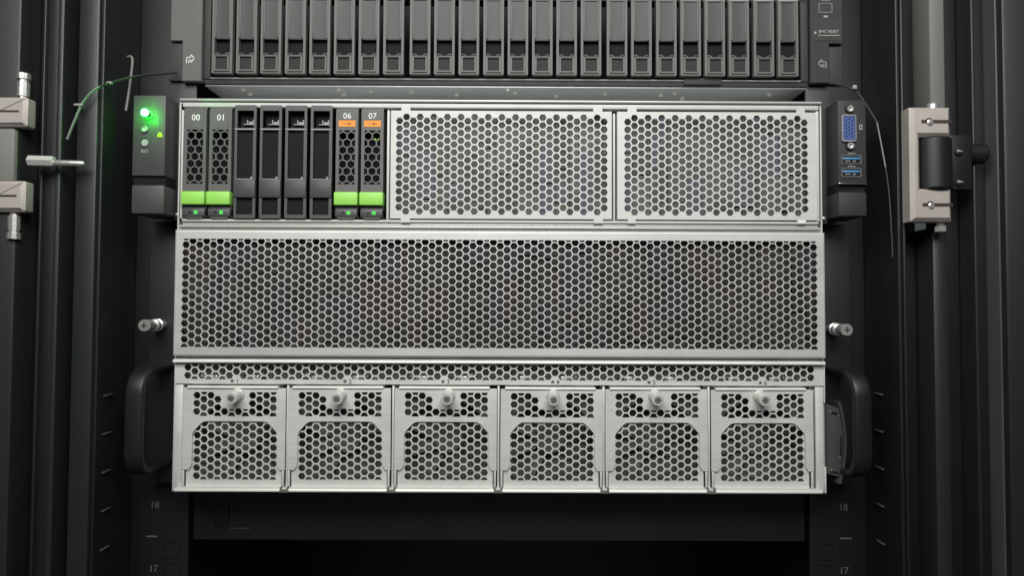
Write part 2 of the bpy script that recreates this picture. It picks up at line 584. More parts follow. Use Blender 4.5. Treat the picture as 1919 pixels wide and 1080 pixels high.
# ================================================================ SHELF BELOW
shelf = thing("rack_shelf", "black blank shelf panel in the dark gap under the silver server", "shelf", (-6.5, 50, -174))
MB().box(-225.5, 212.5, 31, 40, -165.5, -122.5, 1.0).build("front_panel", M['postgrey'], shelf)
MB().box(-225.5, 212.5, 40.1, 300, -165.5, -164).build("tray_floor", M['black'], shelf)
MB().box(-210, -200, 30.2, 30.9, -156, -138, 0.3).build("recess_patch", M['black'], shelf)  # raised dark patch stands in for the shade of a shallow recess
MB().box(-199, -185, 30.4, 30.9, -157.4, -156.8, 0.2).build("seam_lip", M['edge'], shelf)

# ================================================================ SILVER SERVER
srv = thing("rack_server", "large silver server with hexagon mesh front in the middle of the cabinet", "server", (-6.5, 0, -122))
# chassis shell
c = MB()
c.box(-226.3, -225.3, 1, 380, -122, 140)
c.box(212.3, 213.3, 1, 380, -122, 140)
c.box(-226.3, 213.3, 1, 380, -123, -122.1)
c.box(-226.3, 213.3, 1, 380, 140.1, 141.2)
c.box(-226.3, 213.3, 380.1, 381, -123, 141)
c.box(-225.2, 212.2, 2, 380, 53.2, 55.2)
c.box(-225.2, 212.2, 2, 380, -34.2, -32.5)
ch = c.build("chassis", M['steel'], srv)
MB().box(-225.2, 212.6, -1.8, 300, 141.7, 143.1, 0.5).build("top_cover", M['steel'], srv)
MB().box(-223.6, 211.0, -0.9, 8, 137.3, 140.7, 0.9, 3).build("top_rail", M['grille'], srv)
# sill under the drive bays and plate edge above bezel
MB().box(-222.5, 210.0, -1.4, 60, 58.9, 60.7, 0.7, 3).build("bay_sill", M['grille'], srv)
MB().box(-222.5, 210.0, 0.2, 20, 57.0, 58.7, 0.3).build("bay_sill", M['steel'], srv)
MB().box(-224.5, 211.5, -1.0, 30, 55.3, 56.7, 0.5, 3).build("mid_plate", M['steel'], srv)
# upright edges of the drive bay and grille bay
MB().box(-223.9, -222.5, -1, 60, 60.9, 135.4, 0.4).build("bay_upright", M['grille'], srv)
MB().box(-84.0, -82.3, -1, 60, 60.9, 136.0, 0.4).build("bay_upright", M['grille'], srv)
MB().box(70.2, 71.6, -0.6, 20, 60.9, 134.6, 0.4).build("bay_upright", M['grille'], srv)
MB().box(208.9, 210.8, -0.8, 30, 61.0, 136.8, 0.4).build("bay_upright", M['grille'], srv)
MB().box(-84.8, -84.1, 2, 60, 60.9, 137).build("bay_wall", M['deep'], srv)
MB().box(-222.4, -84.9, 45, 47, 60.9, 137).build("backplane", M['deep'], srv)


def grille_panel(x0, x1, hx0, hx1, ncol, tabs_t, tabs_b):
    zb, zt = 61.6, 135.4
    ol = [(x0, zb)]
    for a, b_ in tabs_b:
        ol += [(a, zb), (a, 58.9), (b_, 58.9), (b_, zb)]
    ol += [(x1, zb), (x1, zt)]
    for a, b_ in reversed(tabs_t):
        ol += [(b_, zt), (b_, 139.0), (a, 139.0), (a, zt)]
    ol += [(x0, zt)]
    hs = comb(hx0, hx1, ncol, 128.35, 131.0, 5.365, 4.42,
              keep=lambda i, x, z: 66 < z < 132)
    p = MB().plate(ol, hs, -2.0, -0.9)
    # folded side and top returns
    p.box(x0, x0 + 0.9, -0.85, 8, zb, zt)
    p.box(x1 - 0.9, x1, -0.85, 8, zb, zt)
    p.box(x0 + 1, x1 - 1, -0.85, 8, zb, zb + 0.9)
    return p.build("grille_panel", M['grille'], srv, smooth=0)


g1 = grille_panel(-81.2, 69.0, -75.3, 63.8, 31, [(-74.2, -68), (56.4, 62.6)], [(-74, -67.8), (56.8, 63)])
g2 = grille_panel(72.8, 208.4, 79.9, 200.3, 27, [(79.8, 86), (195, 200.8)], [(80, 85.2), (195, 201)])
MB().box(195.6, 200.4, -2.6, -2.05, 59.2, 61.2, 0.25).build("tab_glint", M['white'], g2)  # white patch stands in for light glinting on the tab

# front bezel (box-shaped mesh cover)
X0, X1, Z0, Z1 = -225.4, 212.7, -32.0, 52.9
CH = 1.2
hs = comb(-217.7, 204.8, 93, 42.8, 45.45, 5.29, 4.6, region=rect(-222, 210, -26.0, 47.0))
b = MB().plate(rect(X0 + CH, X1 - CH, Z0 + CH, Z1 - CH), hs, -4.2, -3.1, rim=False)
lo = [(-4.2, CH), (-3.85, CH * .35), (-3.0, 0.0), (9, 0.0)]
for (ya, ia), (yb, ib) in zip(lo[:-1], lo[1:]):
    ra, rb = rect(X0 + ia, X1 - ia, Z0 + ia, Z1 - ia), rect(X0 + ib, X1 - ib, Z0 + ib, Z1 - ib)
    b.add([(x, ya, z) for x, z in ra] + [(x, yb, z) for x, z in rb], [(i, i + 4, (i + 1) % 4 + 4, (i + 1) % 4) for i in range(4)])
bez = b.build("front_bezel", M['bezel'], srv, smooth=0)
for x, s_ in ((-225.9, 1), (213.2, -1)):
    MB().box(x - 0.6, x + 0.6, -1, 3, 20, 26, 0.2).build("bezel_clip", M['bezel'], bez)

# fan bay header strip
hs = comb(-216.3, 203.4, 91, -39.7, -42.45, 5.42, 4.5, region=rect(-220, 208, -47.75, -36.9),
          keep=lambda i, x, z: not any(abs(x - fx) < 4.2 and z < -46 for fx in (-184, -108, -42.5, 31, 96, 170.5)))
b = MB().plate(rect(-224.9, 212.0, -50.6, -36.1), hs, -1.2, -0.2, rim=True)
lip(b, -224.9, 212.0, -36.05, -33.9, -4.6, 2.0, 20)
b.box(-224.9, 212.0, -0.1, 2, -51.2, -50.7)
hdr = b.build("fan_bay_header", M['fan'], srv, smooth=0)
for i, fx in enumerate((-184.7, -108.9, -43.0, 30.9, 95.8, 170.9)):
    t = MB()
    star = []
    for k in range(10):
        a = math.radians(90 + 36 * k)
        q = 1.75 if k % 2 == 0 else 0.7
        star.append((fx - 1.6 + q * math.cos(a), -48.7 + q * math.sin(a)))
    t.prism(star, -1.3, -1.21)
    text(t, str(i + 1), fx + 1.9, -1.25, -48.7, 3.0, M['ink'], hdr, "fan_number", 0.08, bold=0.03)

# stiles, sill and dividers of the fan bay
MB().box(-225.1, -219.4, -0.6, 30, -122.4, -51.4, 0.4).build("bay_upright", M['fan'], srv)
MB().box(206.6, 211.9, -0.6, 30, -122.4, -51.4, 0.4).build("bay_upright", M['fan'], srv)
MB().box(212.1, 213.2, -1.5, 10, -122.6, -105, 0.3).build("bay_upright", M['fan'], srv)
MB().box(212.2, 212.9, -1.5, 10, -62, -37, 0.2).build("bay_upright", M['fan'], srv)
lip(MB(), -221.5, 208.4, -121.4, -119.0, -6.0, 2.2, -0.95).build("bay_sill", M['steel'], srv)
FX0, FP = -218.6, 70.86
for i in range(1, 6):
    xc = FX0 + FP * i - 1.15
    d = MB().box(xc - 0.75, xc + 0.75, -1.0, 60, -120.2, -51.6, 0.35).build("bay_divider", M['fan'], srv)
    k = MB().box(xc - 2.9, xc + 2.9, -6.9, -6.1, -121.8, -119.5, 0.3)
    k.box(xc - 2.9, xc - 1.6, -6.7, -1.7, -118.95, -118.3, 0.2)
    k.box(xc + 1.6, xc + 2.9, -6.7, -1.7, -118.95, -118.3, 0.2)
    k.build("spring_clip", M['in1'], d)
# things seen dimly behind the meshes
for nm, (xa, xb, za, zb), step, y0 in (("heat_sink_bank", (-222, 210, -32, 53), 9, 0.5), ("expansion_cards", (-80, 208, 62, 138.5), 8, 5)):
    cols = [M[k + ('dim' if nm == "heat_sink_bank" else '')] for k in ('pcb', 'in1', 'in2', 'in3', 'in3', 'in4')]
    bins = [MB() for _ in cols]
    x = xa
    while x < xb - 2:
        w = rnd.uniform(step * .6, step * 1.9)
        w = min(w, xb - x - 0.5)
        z = za
        while z < zb - 2:
            h = min(rnd.uniform(7, 34), zb - z - 0.3)
            y = y0 + rnd.uniform(0, 2.5)
            bins[rnd.randrange(len(cols))].box(x, x + w - .15, y, y + 30, z, z + h - .15)
            z += h
        x += w
    for mb, mm in zip(bins, cols):
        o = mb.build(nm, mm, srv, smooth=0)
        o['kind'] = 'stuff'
# silver tabs behind the header strip
for i in range(6):
    xc = FX0 + FP * i + 34
    for dx in (-17, 11):
        t = MB()
        t.box(xc + dx - 4, xc + dx + 4, 2.0, 6, -50, -45.3, 0.5)
        t.cyl((xc + dx + 6 * (1 if dx > 0 else -1), -45.0), 'y', 1.5, 1.6, 5, 12)
        t.build("guide_tab", M['bright'], srv)
MB().box(-222, 209, 6.5, 8, -50.5, -36.2).build("header_backing", M['in1'], srv)

# mounting flanges, handles, captive screws
for sx in (-1, 1):
    X = (lambda v: -v - 13) if sx < 0 else (lambda v: v)
    xa, xb = sorted((X(213.8), X(239)))
    fl = MB().box(xa, xb, 16, 19, -121, 61, 0.6).build("mounting_flange", M['postgrey'], srv)
    # strap handle: profile in (y,z), extruded across x
    path = []
    pts = [(16, -43.5), (-10, -43.5), (-17.5, -51), (-17.5, -97), (-10, -104.5), (16, -104.5)]
    rad = 10
    prof = [(16, -43.5)]
    for k in range(9):
        a = math.radians(90 + 90 * k / 8)
        prof.append((-8 + 12 * math.cos(a), -55.5 + 12 * math.sin(a)))
    for k in range(9):
        a = math.radians(180 + 90 * k / 8)
        prof.append((-8 + 12 * math.cos(a), -92.5 + 12 * math.sin(a)))
    prof.append((16, -104.5))
    n = len(prof)
    hb = MB()
    sec = [(0, -4.5), (-1.6, -6), (-3.4, -6), (-4.6, -5), (-5, -3.6), (-5, 3.6), (-4.6, 5), (-3.4, 6), (-1.6, 6), (0, 4.5)]
    # section: (outward offset, x offset)
    vs = []
    for i, (y, z) in enumerate(prof):
        y2, z2 = prof[min(i + 1, n - 1)]
        y1, z1 = prof[max(i - 1, 0)]
        t = Vector((y2 - y1, z2 - z1)).normalized()
        nn = Vector((t.y, -t.x))     # outward of the loop
        for (q, xo) in sec:
            vs.append((X(226.8) + xo * 0.98, y - nn.x * q, z - nn.y * q))
    m_ = len(sec)
    fs = [(i * m_ + k, i * m_ + (k + 1) % m_, (i + 1) * m_ + (k + 1) % m_, (i + 1) * m_ + k) for i in range(n - 1) for k in range(m_)]
    hb.add(vs, fs)
    hb.build("handle", M['black'], srv, smooth=50)
    # captive thumbscrew
    cx = X(227.5) + (3 if sx < 0 else -2.2) * 0
    cx = -243.0 if sx < 0 else 225.3
    zc = -11.6 if sx < 0 else -12.6
    s_ = MB().lathe((cx, zc), 'y', [(15.9, 3.2), (12, 3.2), (11.8, 4.2), (9, 4.4), (8.6, 3.6), (7.4, 3.6), (7.0, 4.1), (4.5, 4.1), (4.2, 3.2), (-1, 3.2), (-1.2, 4.0), (-7, 4.1), (-7.6, 3.7)], 24)
    s_ = s_.build("captive_screw", M['bright'], srv)
    d_ = MB().box(cx - 1.7, cx + 1.7, -7.9, -7.58, zc - .4, zc + .4)
    d_.box(cx - .4, cx + .4, -7.93, -7.61, zc - 1.7, zc + 1.7)
    d_.build("cross_slot", M['groove'], s_)

# right side latch lever
arc = []
for k in range(13):
    t = k / 12
    z = -60.5 - 54.5 * t
    arc.append((219.6 + 5.0 * math.sin(math.pi * min(1, max(0, (t * 0.92 + 0.04)))) ** 0.8, z))
lv = MB().prism([(213.4, -109), (219.6, -111)] + [(x - 1.0, z) for x, z in arc[::-1] if -111 < z < -63.5] + [(218.0, -64.5), (213.4, -62.5)], -4.0, 6, 0.4)
lv = lv.build("latch_lever", M['ear'], srv)
MB().prism([(x + 0.5, z) for x, z in arc] + [(x - 1.1, z) for x, z in arc[::-1]], -5.6, 6).build("lever_rim", M['edge'], lv)
q = MB().box(214.6, 220.5, -4.4, -4.02, -69.0, -67.6, 0.15)
q.rot(0, (217, -4, -68), 'Y', 14)
q.build("lever_groove", M['deep'], lv)
q = MB().box(214.6, 220.5, -4.4, -4.02, -108.4, -107.0, 0.15)
q.rot(0, (217, -4, -107), 'Y', 16)
q.build("lever_groove", M['deep'], lv)
MB().box(221.4, 222.3, -4.4, -4.02, -97, -84, 0.2).build("lever_groove", M['deep'], lv)
for p in ((215, -67.4), (220.3, -69.6), (221.0, -98), (215.2, -106.4)):
    MB().lathe(p, 'y', [(-4.0, 0.7), (-4.6, 0.6)], 8).build("lever_pin", M['bright'], lv)

# ---- left control ear
ear = MB().box(-250.3, -228.7, -13, 16, 87.6, 141.6, 0.8).build("control_ear", M['ear'], srv)
MB().box(-250.0, -228.9, -11.0, 16, 81.6, 87.5).build("ear_recess", M['deep'], ear)
lowear = MB().box(-250.2, -228.8, -13, 16, 62.5, 81.5, 0.9).build("ear_cover", M['ear'], srv)
MB().box(-229, -225.2, 2, 15.9, 60, 141.0, 0.4).build("ear_inner_wall", M['postgrey'], srv)
MB().lathe((-239.4, 128.3), 'y', [(-12.9, 3.2), (-13.6, 3.1), (-13.7, 1.5), (-17.4, 1.4)], 20).build("led_stalk", M['ear2'], srv)  # stalk added to hold the LED out so its green spreads over the ear
MB().lathe((-239.4, 128.3), 'y', [(-17.4, 1.7), (-18.2, 2.3), (-19.2, 2.4), (-20.1, 1.9), (-20.6, 0.9), (-20.7, 0.1)], 20).build("power_led", M['led'], srv)
MB().lathe((-242.0, 118.6), 'y', [(-12.9, 2.0), (-14.0, 2.0), (-14.3, 1.6), (-13.9, 1.3)], 22).build("id_button", M['greyprint'], srv)
text(MB(), "UID", -242.0, -13.08, 114.2, 1.5, M['dimprint'], srv, "button_lettering", 0.1, bold=0.02)
MB().lathe((-241.8, 109.3), 'y', [(-12.9, 2.3), (-13.7, 2.3), (-14.1, 1.9)], 22).build("reset_button", M['greyprint'], srv)
text(MB(), "RST", -242.0, -13.08, 104.1, 2.0, M['greyprint'], srv, "button_lettering", 0.1, bold=0.03)
tri = [(-233.7, 113.6), (-230.5, 113.6), (-230.7, 115.2), (-231.4, 116.3), (-232.1, 116.7), (-232.8, 116.3), (-233.5, 115.2)]
MB().prism(tri, -13.5, -12.9).build("status_led", M['led2'], srv)
MB().lathe((-227.0, 64.0), 'y', [(1.9, 1.1), (0.9, 1.1), (0.5, 0.6)], 12).build("ear_screw", M['bright'], srv)

# ---- right port ear
ear = MB().box(217.9, 236.8, -13, 16, 84.6, 140.8, 0.8).build("port_ear", M['earr'], srv)
MB().box(218.2, 236.5, -10.5, 16, 79.2, 84.5).build("ear_recess", M['deep'], ear)
MB().box(218.0, 236.6, -13, 16, 63.0, 79.1, 0.9).build("ear_cover", M['earr'], srv)
MB().box(213.4, 218.2, 4, 15.9, 60, 140.5, 0.4).build("ear_inner_wall", M['earr'], srv)
MB().box(217.9, 236.6, -13.4, -12.95, 84.3, 84.9, 0.1).build("ear_lip", M['edge'], ear)
MB().box(217.9, 220.4, -13.7, -12.96, 84.3, 85.1, 0.2).build("ear_lip", M['bright'], ear)
vg = MB().plate(rrect(220.0, 229.4, 112.6, 130.6, 1.5), [rrect(220.6, 228.9, 113.3, 129.9, 1.2)], -14.6, -12.9).build("vga_port", M['bright'], srv, smooth=40)
vb = MB().prism(rrect(220.8, 228.7, 113.5, 129.7, 1.1), -14.2, -12.9).build("vga_insert", M['blue'], vg)
pn = MB()
for cx_, n_, o_ in ((222.8, 5, 0), (224.8, 5, 1.35), (226.8, 5, 0)):
    for k in range(n_):
        pn.cyl((cx_, 116.0 + k * 2.62 + o_), 'y', 0.5, -14.26, -14.1, 8)
pn.build("pin_holes", M['deep'], vg)
for z in (134.4, 109.6):
    sc = MB().lathe((225.4, z), 'y', [(-12.9, 3.0), (-13.2, 3.0)], 18).build("screw_recess", M['deep'], vg)
    MB().lathe((225.4, z), 'y', [(-13.1, 2.3), (-15.4, 2.3), (-15.4, 1.25), (-14.2, 1.2)], 6, ph=.3).build("jack_screw", M['bright'], vg)
for z0 in (97.6, 88.9):
    u = MB().plate(rrect(219.6, 233.0, z0, z0 + 6.2, .5, 2), [rrect(220.4, 232.2, z0 + .7, z0 + 5.5, .4, 2)], -13.7, -12.95).build("usb_port", M['ear2'], srv)
    MB().box(220.5, 232.1, -13.15, -12.95, z0 + .75, z0 + 5.45).build("socket_dark", M['deep'], u)
    MB().box(220.7, 231.9, -13.6, -13.16, z0 + 3.2, z0 + 4.6, 0.1).build("tongue", M['usb'], u)
    pnb = MB()
    for k in (0, 1, 2, 4, 5):
        pnb.box(222.3 + k * 1.25, 223.1 + k * 1.25, -13.5, -13.16, z0 + 1.7, z0 + 2.4)
    pnb.build("contacts", M['greyprint'], u)
    mk = MB().box(224.6, 228.6, -13.08, -12.98, z0 + 7.1, z0 + 7.4)
    mk.box(225.4, 227.2, -13.08, -12.98, z0 + 7.6, z0 + 7.9)
    mk.cyl((224.6, z0 + 7.25), 'y', 0.42, -13.08, -12.98, 10)
    mk.prism([(228.6, z0 + 6.8), (229.5, z0 + 7.25), (228.6, z0 + 7.7)], -13.08, -12.98)
    mk.build("usb_symbol", M['greyprint'], u)
MB().plate(rect(232.1, 234.1, 120.9, 124.3), [rect(232.6, 233.6, 121.5, 123.7)], -13.1, -12.95).build("display_symbol", M['greyprint'], srv)
MB().lathe((215.5, 63.6), 'y', [(3.9, 1.2), (2.5, 1.2), (2.1, .6)], 12).build("ear_screw", M['bright'], srv)

# ================================================================ DRIVES IN THE SILVER SERVER
DC = [-213.9 + 17.17 * i for i in range(8)]


def drive(i, num, sticker, label):
    xc = DC[i]
    t = thing("drive_carrier", label, "drive carrier", (xc, 0, 61), "hot swap drives in the silver server")
    w = 7.5
    zone = rect(xc - 5.45, xc + 5.45, 84.6, 121.6)
    hs = []
    a = 5.62
    for r in range(-1, 9):
        z = 117.6 - r * 4.82
        for k in range(-2, 3):
            x = xc + (k + (0.5 if r % 2 == 0 else 0.0)) * a
            h = clip(hexa(x, z, 4.7, True), zone)
            if len(h) > 2 and poly_area(h) > 1.0:
                hs.append(h)
    f = MB().plate(rect(xc - w, xc + w, 79.0, 135.9), hs, -2.2, -0.6)
    f.box(xc - w, xc - w + 1.2, -0.55, 40, 62, 135.5)
    f.box(xc + w - 1.2, xc + w, -0.55, 40, 62, 135.5)
    f.box(xc - w, xc + w, -0.5, 40, 136.0, 137.2, .3)
    f.build("faceplate", M['plastic'], t, smooth=0)
    MB().box(xc - 5.9, xc + 5.9, 7, 12, 83, 123).build("drive_body", M['deep'], t)
    MB().box(xc - w - .4, xc + w + .4, -4.8, 4, 70.2, 79.0, 0.5).build("lever_button", M['green'], t)
    bt = MB().box(xc - w, xc + w, -3.0, 30, 62.6, 67.6, 0.5)
    bt.box(xc - w + 1, xc + w - 1, -1.2, 30, 67.7, 70.2)
    bt.prism([(xc - 6.4, 62.4), (xc - 5, 60.9), (xc + 5, 60.9), (xc + 6.4, 62.4)], -2.4, 20)
    bt.build("foot", M['blankpl'], t)
    lx = xc + 1.7
    l = MB()
    for dx in (-.62, .62):
        for dz in (-.62, .62):
            l.box(lx + dx - .5, lx + dx + .5, -3.25, -2.95, 65.0 + dz - .5, 65.0 + dz + .5, .12, 1)
    l.build("activity_led", M['led3'], t)
    MB().box(xc - 3.0, xc - 1.2, -3.1, -2.95, 64.1, 65.8).build("fault_led", M['ledoff'], t)
    if sticker:
        MB().prism(rrect(xc - 5.3, xc + 5.3, 128.6, 134.6, 1.6, 3), -2.55, -2.2).build("number_plate", M['ear2'], t)
        text(MB(), num, xc + .1, -2.6, 131.5, 3.9, M['white'], t, "bay_number", .1, bold=0.02)
        st = MB().box(xc - 5.7, xc + 5.7, -2.45, -2.22, 124.0, 128.4).build("orange_sticker", M['orange'], t)
        text(MB(), "NVMe", xc, -2.5, 126.2, 1.7, M['rust'], st, "lettering", .06, bold=0.02)
        g = MB()
        for dx in ((2.6,) if num == "06" else (0.6, 2.8)):
            g.cyl((xc + dx, 117.2), 'y', .45, 4, 6, 10)
        g.build("activity_led", M['led2'] if num == "07" else M['white'], t)
    else:
        MB().box(xc - 6.4, xc + 5.2, -2.4, -2.21, 122.8, 134.2).build("number_plate", M['ear2'], t)
        text(MB(), num, xc + .4, -2.45, 129.9, 4.0, M['white'], t, "bay_number", .1, bold=0.06)
    return t


drive(0, "00", False, "charcoal drive carrier printed 00 with green lever, nearest the glowing power light")
drive(1, "01", False, "charcoal drive carrier printed 01 with green lever, beside the first blank filler")
drive(6, "06", True, "charcoal drive carrier printed 06 over an orange sticker, with green lever")
drive(7, "07", True, "charcoal drive carrier printed 07 over an orange sticker, beside the silver mesh panel")


def filler():
    xc = DC[2]
    t = thing("blank_filler", "first black blank filler from the left, beside the drive printed 01", "blank filler", (xc, 0, 61),
              "blank fillers in the silver server")
    w = 7.3
    rim = rrect(xc - w, xc + w, 61.2, 138.3, 0.8, 2)
    f = MB().plate(rim, [rect(xc - 5.6, xc + 5.6, 122.6, 134.6), rect(xc - 5.5, xc + 5.2, 88.0, 121.0), rect(xc - 5.4, xc + 5.4, 63.6, 74.9)], -3.0, -1.2)
    f.build("frame", M['blankpl'], t, smooth=0)
    MB().box(xc - 5.7, xc + 5.7, -1.15, 8, 62, 122.2).build("recess_back", M['deep'], t)
    MB().box(xc - 5.7, xc + 5.7, 3.05, 8, 122.3, 136).build("recess_back", M['deep'], t)
    MB().box(xc - w + .1, xc + w - .1, -4.0, -3.02, 75.2, 87.2, 0.35).build("grip_panel", M['ear'], t)
    MB().box(xc - w + .1, xc + w - .1, -3.5, -3.02, 121.3, 122.1, 0.15).build("hinge_bar", M['greyprint'], t)
    k = MB().box(xc - 3.0, xc + 3.2, 1.0, 3, 125.9, 126.4)
    k.box(xc - .6, xc, 1, 3, 126.5, 129.2)
    k.box(xc + 3.3, xc + 4.2, 1, 4, 125.6, 129.4)
    k.box(xc + .4, xc + 3.2, 2, 4, 126.6, 128.2)
    k.build("metal_catch", M['greyprint'], t)
    MB().box(xc - 5.3, xc + 4.9, -3.3, -3.01, 87.5, 87.95).build("recess_lip", M['greyprint'], t)
    MB().prism([(xc + 3.2, 88.2), (xc + 5.1, 88.2), (xc + 3.6, 90.2)], -1.6, -1.2).build("corner_tab", M['greyprint'], t)
    return t


f0 = filler()
copy_tree(f0, 17.17, "second black blank filler from the left, one away from the drive printed 01")
copy_tree(f0, 34.34, "third black blank filler from the left, one away from the drive printed 06")
copy_tree(f0, 51.51, "fourth black blank filler from the left, beside the drive printed 06")

# ================================================================ FAN MODULES
FLAB = ["silver fan module under printed number 1, at the left end beside the left handle",
        "silver fan module under printed number 2, second from the left handle",
        "silver fan module under printed number 3, just left of the middle of the row",
        "silver fan module under printed number 4, just right of the middle of the row",
        "silver fan module under printed number 5, second from the right handle",
        "silver fan module under printed number 6, at the right end beside the latch lever"]


def fan_module():
    x0 = FX0
    x1 = x0 + 68.6
    t = thing("fan_module", FLAB[0], "fan module", (x0 + 34.3, 0, -120), "thumbscrew fan modules along the bottom of the server")
    xs0, xs1 = x0 + 9.1, x0 + 60.3
    zt = -53.3
    # front plate: inverted U
    wl, wr, wt = x0 + 6.4, x0 + 63.2, -75.6
    win = [(wl, -107.9)]
    ol = [(x0, -107.9), (wl - 2.2, -107.9), (wl - .5, -105.6), (wl, -103.6)]
    ol += [(wl, -84.5), (wl + .6, -82.6), (wl + 5.5, -77.2), (wl + 7.5, -75.9), (wl + 9.5, wt)]
    ol += [(wr - 9.5, wt), (wr - 7.5, -75.9), (wr - 5.5, -77.2), (wr - .6, -82.6), (wr, -84.5)]
    ol += [(wr, -103.6), (wr + .5, -105.6), (wr + 2.2, -107.9), (x1, -107.9), (x1, zt), (x0, zt)]
    reg = rect(x0 + 6.3, x0 + 62.6, -72.3, -56.0)

    def keep(i, x, z):
        if 4 <= i <= 7:
            return z < -65.5
        if i == 3:
            return z < -58
        return True
    hs = comb(xs0, xs1, 12, -58.35, -61.05, 5.41, 4.5, region=reg, keep=keep)
    pad = rect(x0 + 24, x0 + 46, -72.4, -67.4)
    h2 = []
    for h in hs:
        cx = sum(p[0] for p in h) / len(h)
        cz = sum(p[1] for p in h) / len(h)
        if x0 + 25.5 < cx < x0 + 44 and cz > -68.5:
            h = clip(h, pad)
            if len(h) < 3 or poly_area(h) < .8:
                continue
        h2.append(h)
    f = MB().plate(ol, h2, -2.4, -1.3)
    lip(f, x0 + 3, x1 - 5, zt + .02, zt + 1.35, -3.6, 1.3, 12)
    f.build("faceplate", M['fan'], t, smooth=0)
    # recessed grille
    hs = comb(xs0, xs1, 12, -85.3, -82.6, 5.41, 4.5, region=rect(x0 + 6.4, x0 + 62.8, -114.9, -74.5))
    MB().plate(rect(x0 + 2.2, x1 - 2.6, -119.6, -73.4), hs, -0.9, 0.1).build("grille", M['fan'], t, smooth=0)
    MB().box(x0 + 1, x1 - 1, 0.2, 60, -120.1, -119.2).build("module_floor", M['fan'], t)
    MB().box(x0 + .6, x0 + 1.3, 0.2, 60, -119, -54).build("module_side", M['in3'], t)
    MB().box(x1 - 1.3, x1 - .6, .2, 60, -119, -54).build("module_side", M['in3'], t)
    # thumbscrew, drooping a little on its spring
    cx, cz = x0 + 36.0, -57.6
    s = MB().lathe((cx, cz), 'y', [(-2.2, 4.6), (-3.2, 4.5), (-4.4, 3.5), (-7.5, 3.4), (-7.7, 3.9), (-12.4, 4.0), (-12.8, 3.7)], 26)
    s.rot(0, (cx, -2.4, cz), 'X', 9)
    ts = s.build("thumbscrew", M['screw'], t)
    d = MB().lathe((cx, cz), 'y', [(-12.75, 2.4), (-12.95, 2.4)], 16)
    d.rot(0, (cx, -2.4, cz), 'X', 9)
    d.build("screw_tip", M['bright'], ts)
    d = MB().box(cx - 1.9, cx + 1.9, -13.2, -12.9, cz - .4, cz + .4)
    d.box(cx - .4, cx + .4, -13.23, -12.93, cz - 1.9, cz + 1.9)
    d.rot(0, (cx, -2.4, cz), 'Y', 28)
    d.rot(0, (cx, -2.4, cz), 'X', 9)
    d.build("cross_slot", M['in3'], ts)
    # spring pins at the foot
    for xx in (x0 + .9, x1 - 1.1):
        MB().box(xx - .75, xx + .75, -3.0, -1.6, -118.9, -108.2, 0.4).build("spring_pin", M['screw'], t)
    # rotor deep behind the grille
    rc = (x0 + 34.3, -90)
    r = MB().lathe(rc, 'y', [(25.5, 11), (17, 11), (15, 9.5)], 28)
    for k in range(9):
        n0 = len(r.v)
        r.box(rc[0] + 10.5, rc[0] + 29, 22, 23.2, rc[1] - 4.5, rc[1] + 4.5)
        r.rot(n0, (rc[0], 22, rc[1]), 'X', 35)
        r.rot(n0, (rc[0], 22, rc[1]), 'Y', 40 * k)
    r.build("rotor", M['in1'], t)
    MB().box(x0 + 1.5, x1 - 1.5, 26, 28, -119, -54.5).build("fan_backing", M['fanback'], t)
    MB().plate(rect(x0 + 1.5, x1 - 1.5, -119, -54.5), [[(rc[0] + 30 * math.cos(a * math.pi / 16), rc[1] + 28 * math.sin(a * math.pi / 16)) for a in range(32)]], 7, 32).build("fan_shroud", M['in3'], t, smooth=0)
    return t


fm = fan_module()
fans = [fm] + [copy_tree(fm, FP * i, FLAB[i]) for i in range(1, 6)]
for o, (jx, jz, ja) in zip(fans, ((0.1, 0.0, 0.1), (-0.15, 0.12, -0.12), (0.0, 0.15, 0.08), (0.15, -0.05, 0.15), (-0.1, 0.1, -0.1), (0.1, 0.0, -0.15))):
    o.location.x += jx * MM
    o.location.z += jz * MM
    o.rotation_euler.y = math.radians(ja)
for o, dx, rz in zip(fans, (0.6, -1.0, 0.2, -0.9, -3.0, -3.6), (3, 0, 1, 0, -2, -4)):
    for chd in o.children:
        if chd.name.startswith("thumbscrew"):
            pv = Vector((1.7 * MM, -2.4 * MM, 62.4 * MM))
            chd.matrix_local = Matrix.Translation(Vector((dx * MM, 0, 0)) + pv) @ Matrix.Rotation(math.radians(rz * 0.9), 4, 'Z') @ Matrix.Rotation(math.radians(rz * 11 + 7), 4, 'Y') @ Matrix.Rotation(math.radians(0), 4, 'X') @ Matrix.Translation(-pv)

# ================================================================ STORAGE ENCLOSURE ABOVE
sto = thing("storage_enclosure", "dark grey storage enclosure cut off by the top of the picture, above the silver server",
            "storage enclosure", (-6.5, 25, 162))
b = MB()
b.box(-221, 215, 25.5, 30, 162.3, 165.6, 0.4)
b.box(-221, -216.4, 24.5, 30, 165.7, 240, 0.4)
b.box(209.8, 215, 24.5, 30, 165.7, 240, 0.4)
b.box(-221, 215, 24.2, 30, 224.2, 240, 0.4)
fr = b.build("front_frame", M['frame2'], sto)
MB().box(-216.2, 209.6, 24.2, 29, 165.7, 166.6, 0.3).build("bay_lip", M['greyprint'], sto)
MB().box(-216, 209, 70, 74, 163, 240).build("backplane", M['deep'], sto)
MB().box(125, 152, 23.4, 25.4, 163.0, 167.6, 0.4).build("pull_tab", M['frame2'], sto)
bp = MB().box(-221, 215, 27, 300, 161.0, 162.2, 0.3).build("bottom_panel", M['under'], sto)
MB().box(-221, 215, 63, 66, 159.9, 160.9, 0.3).build("bottom_rib", M['under'], sto)
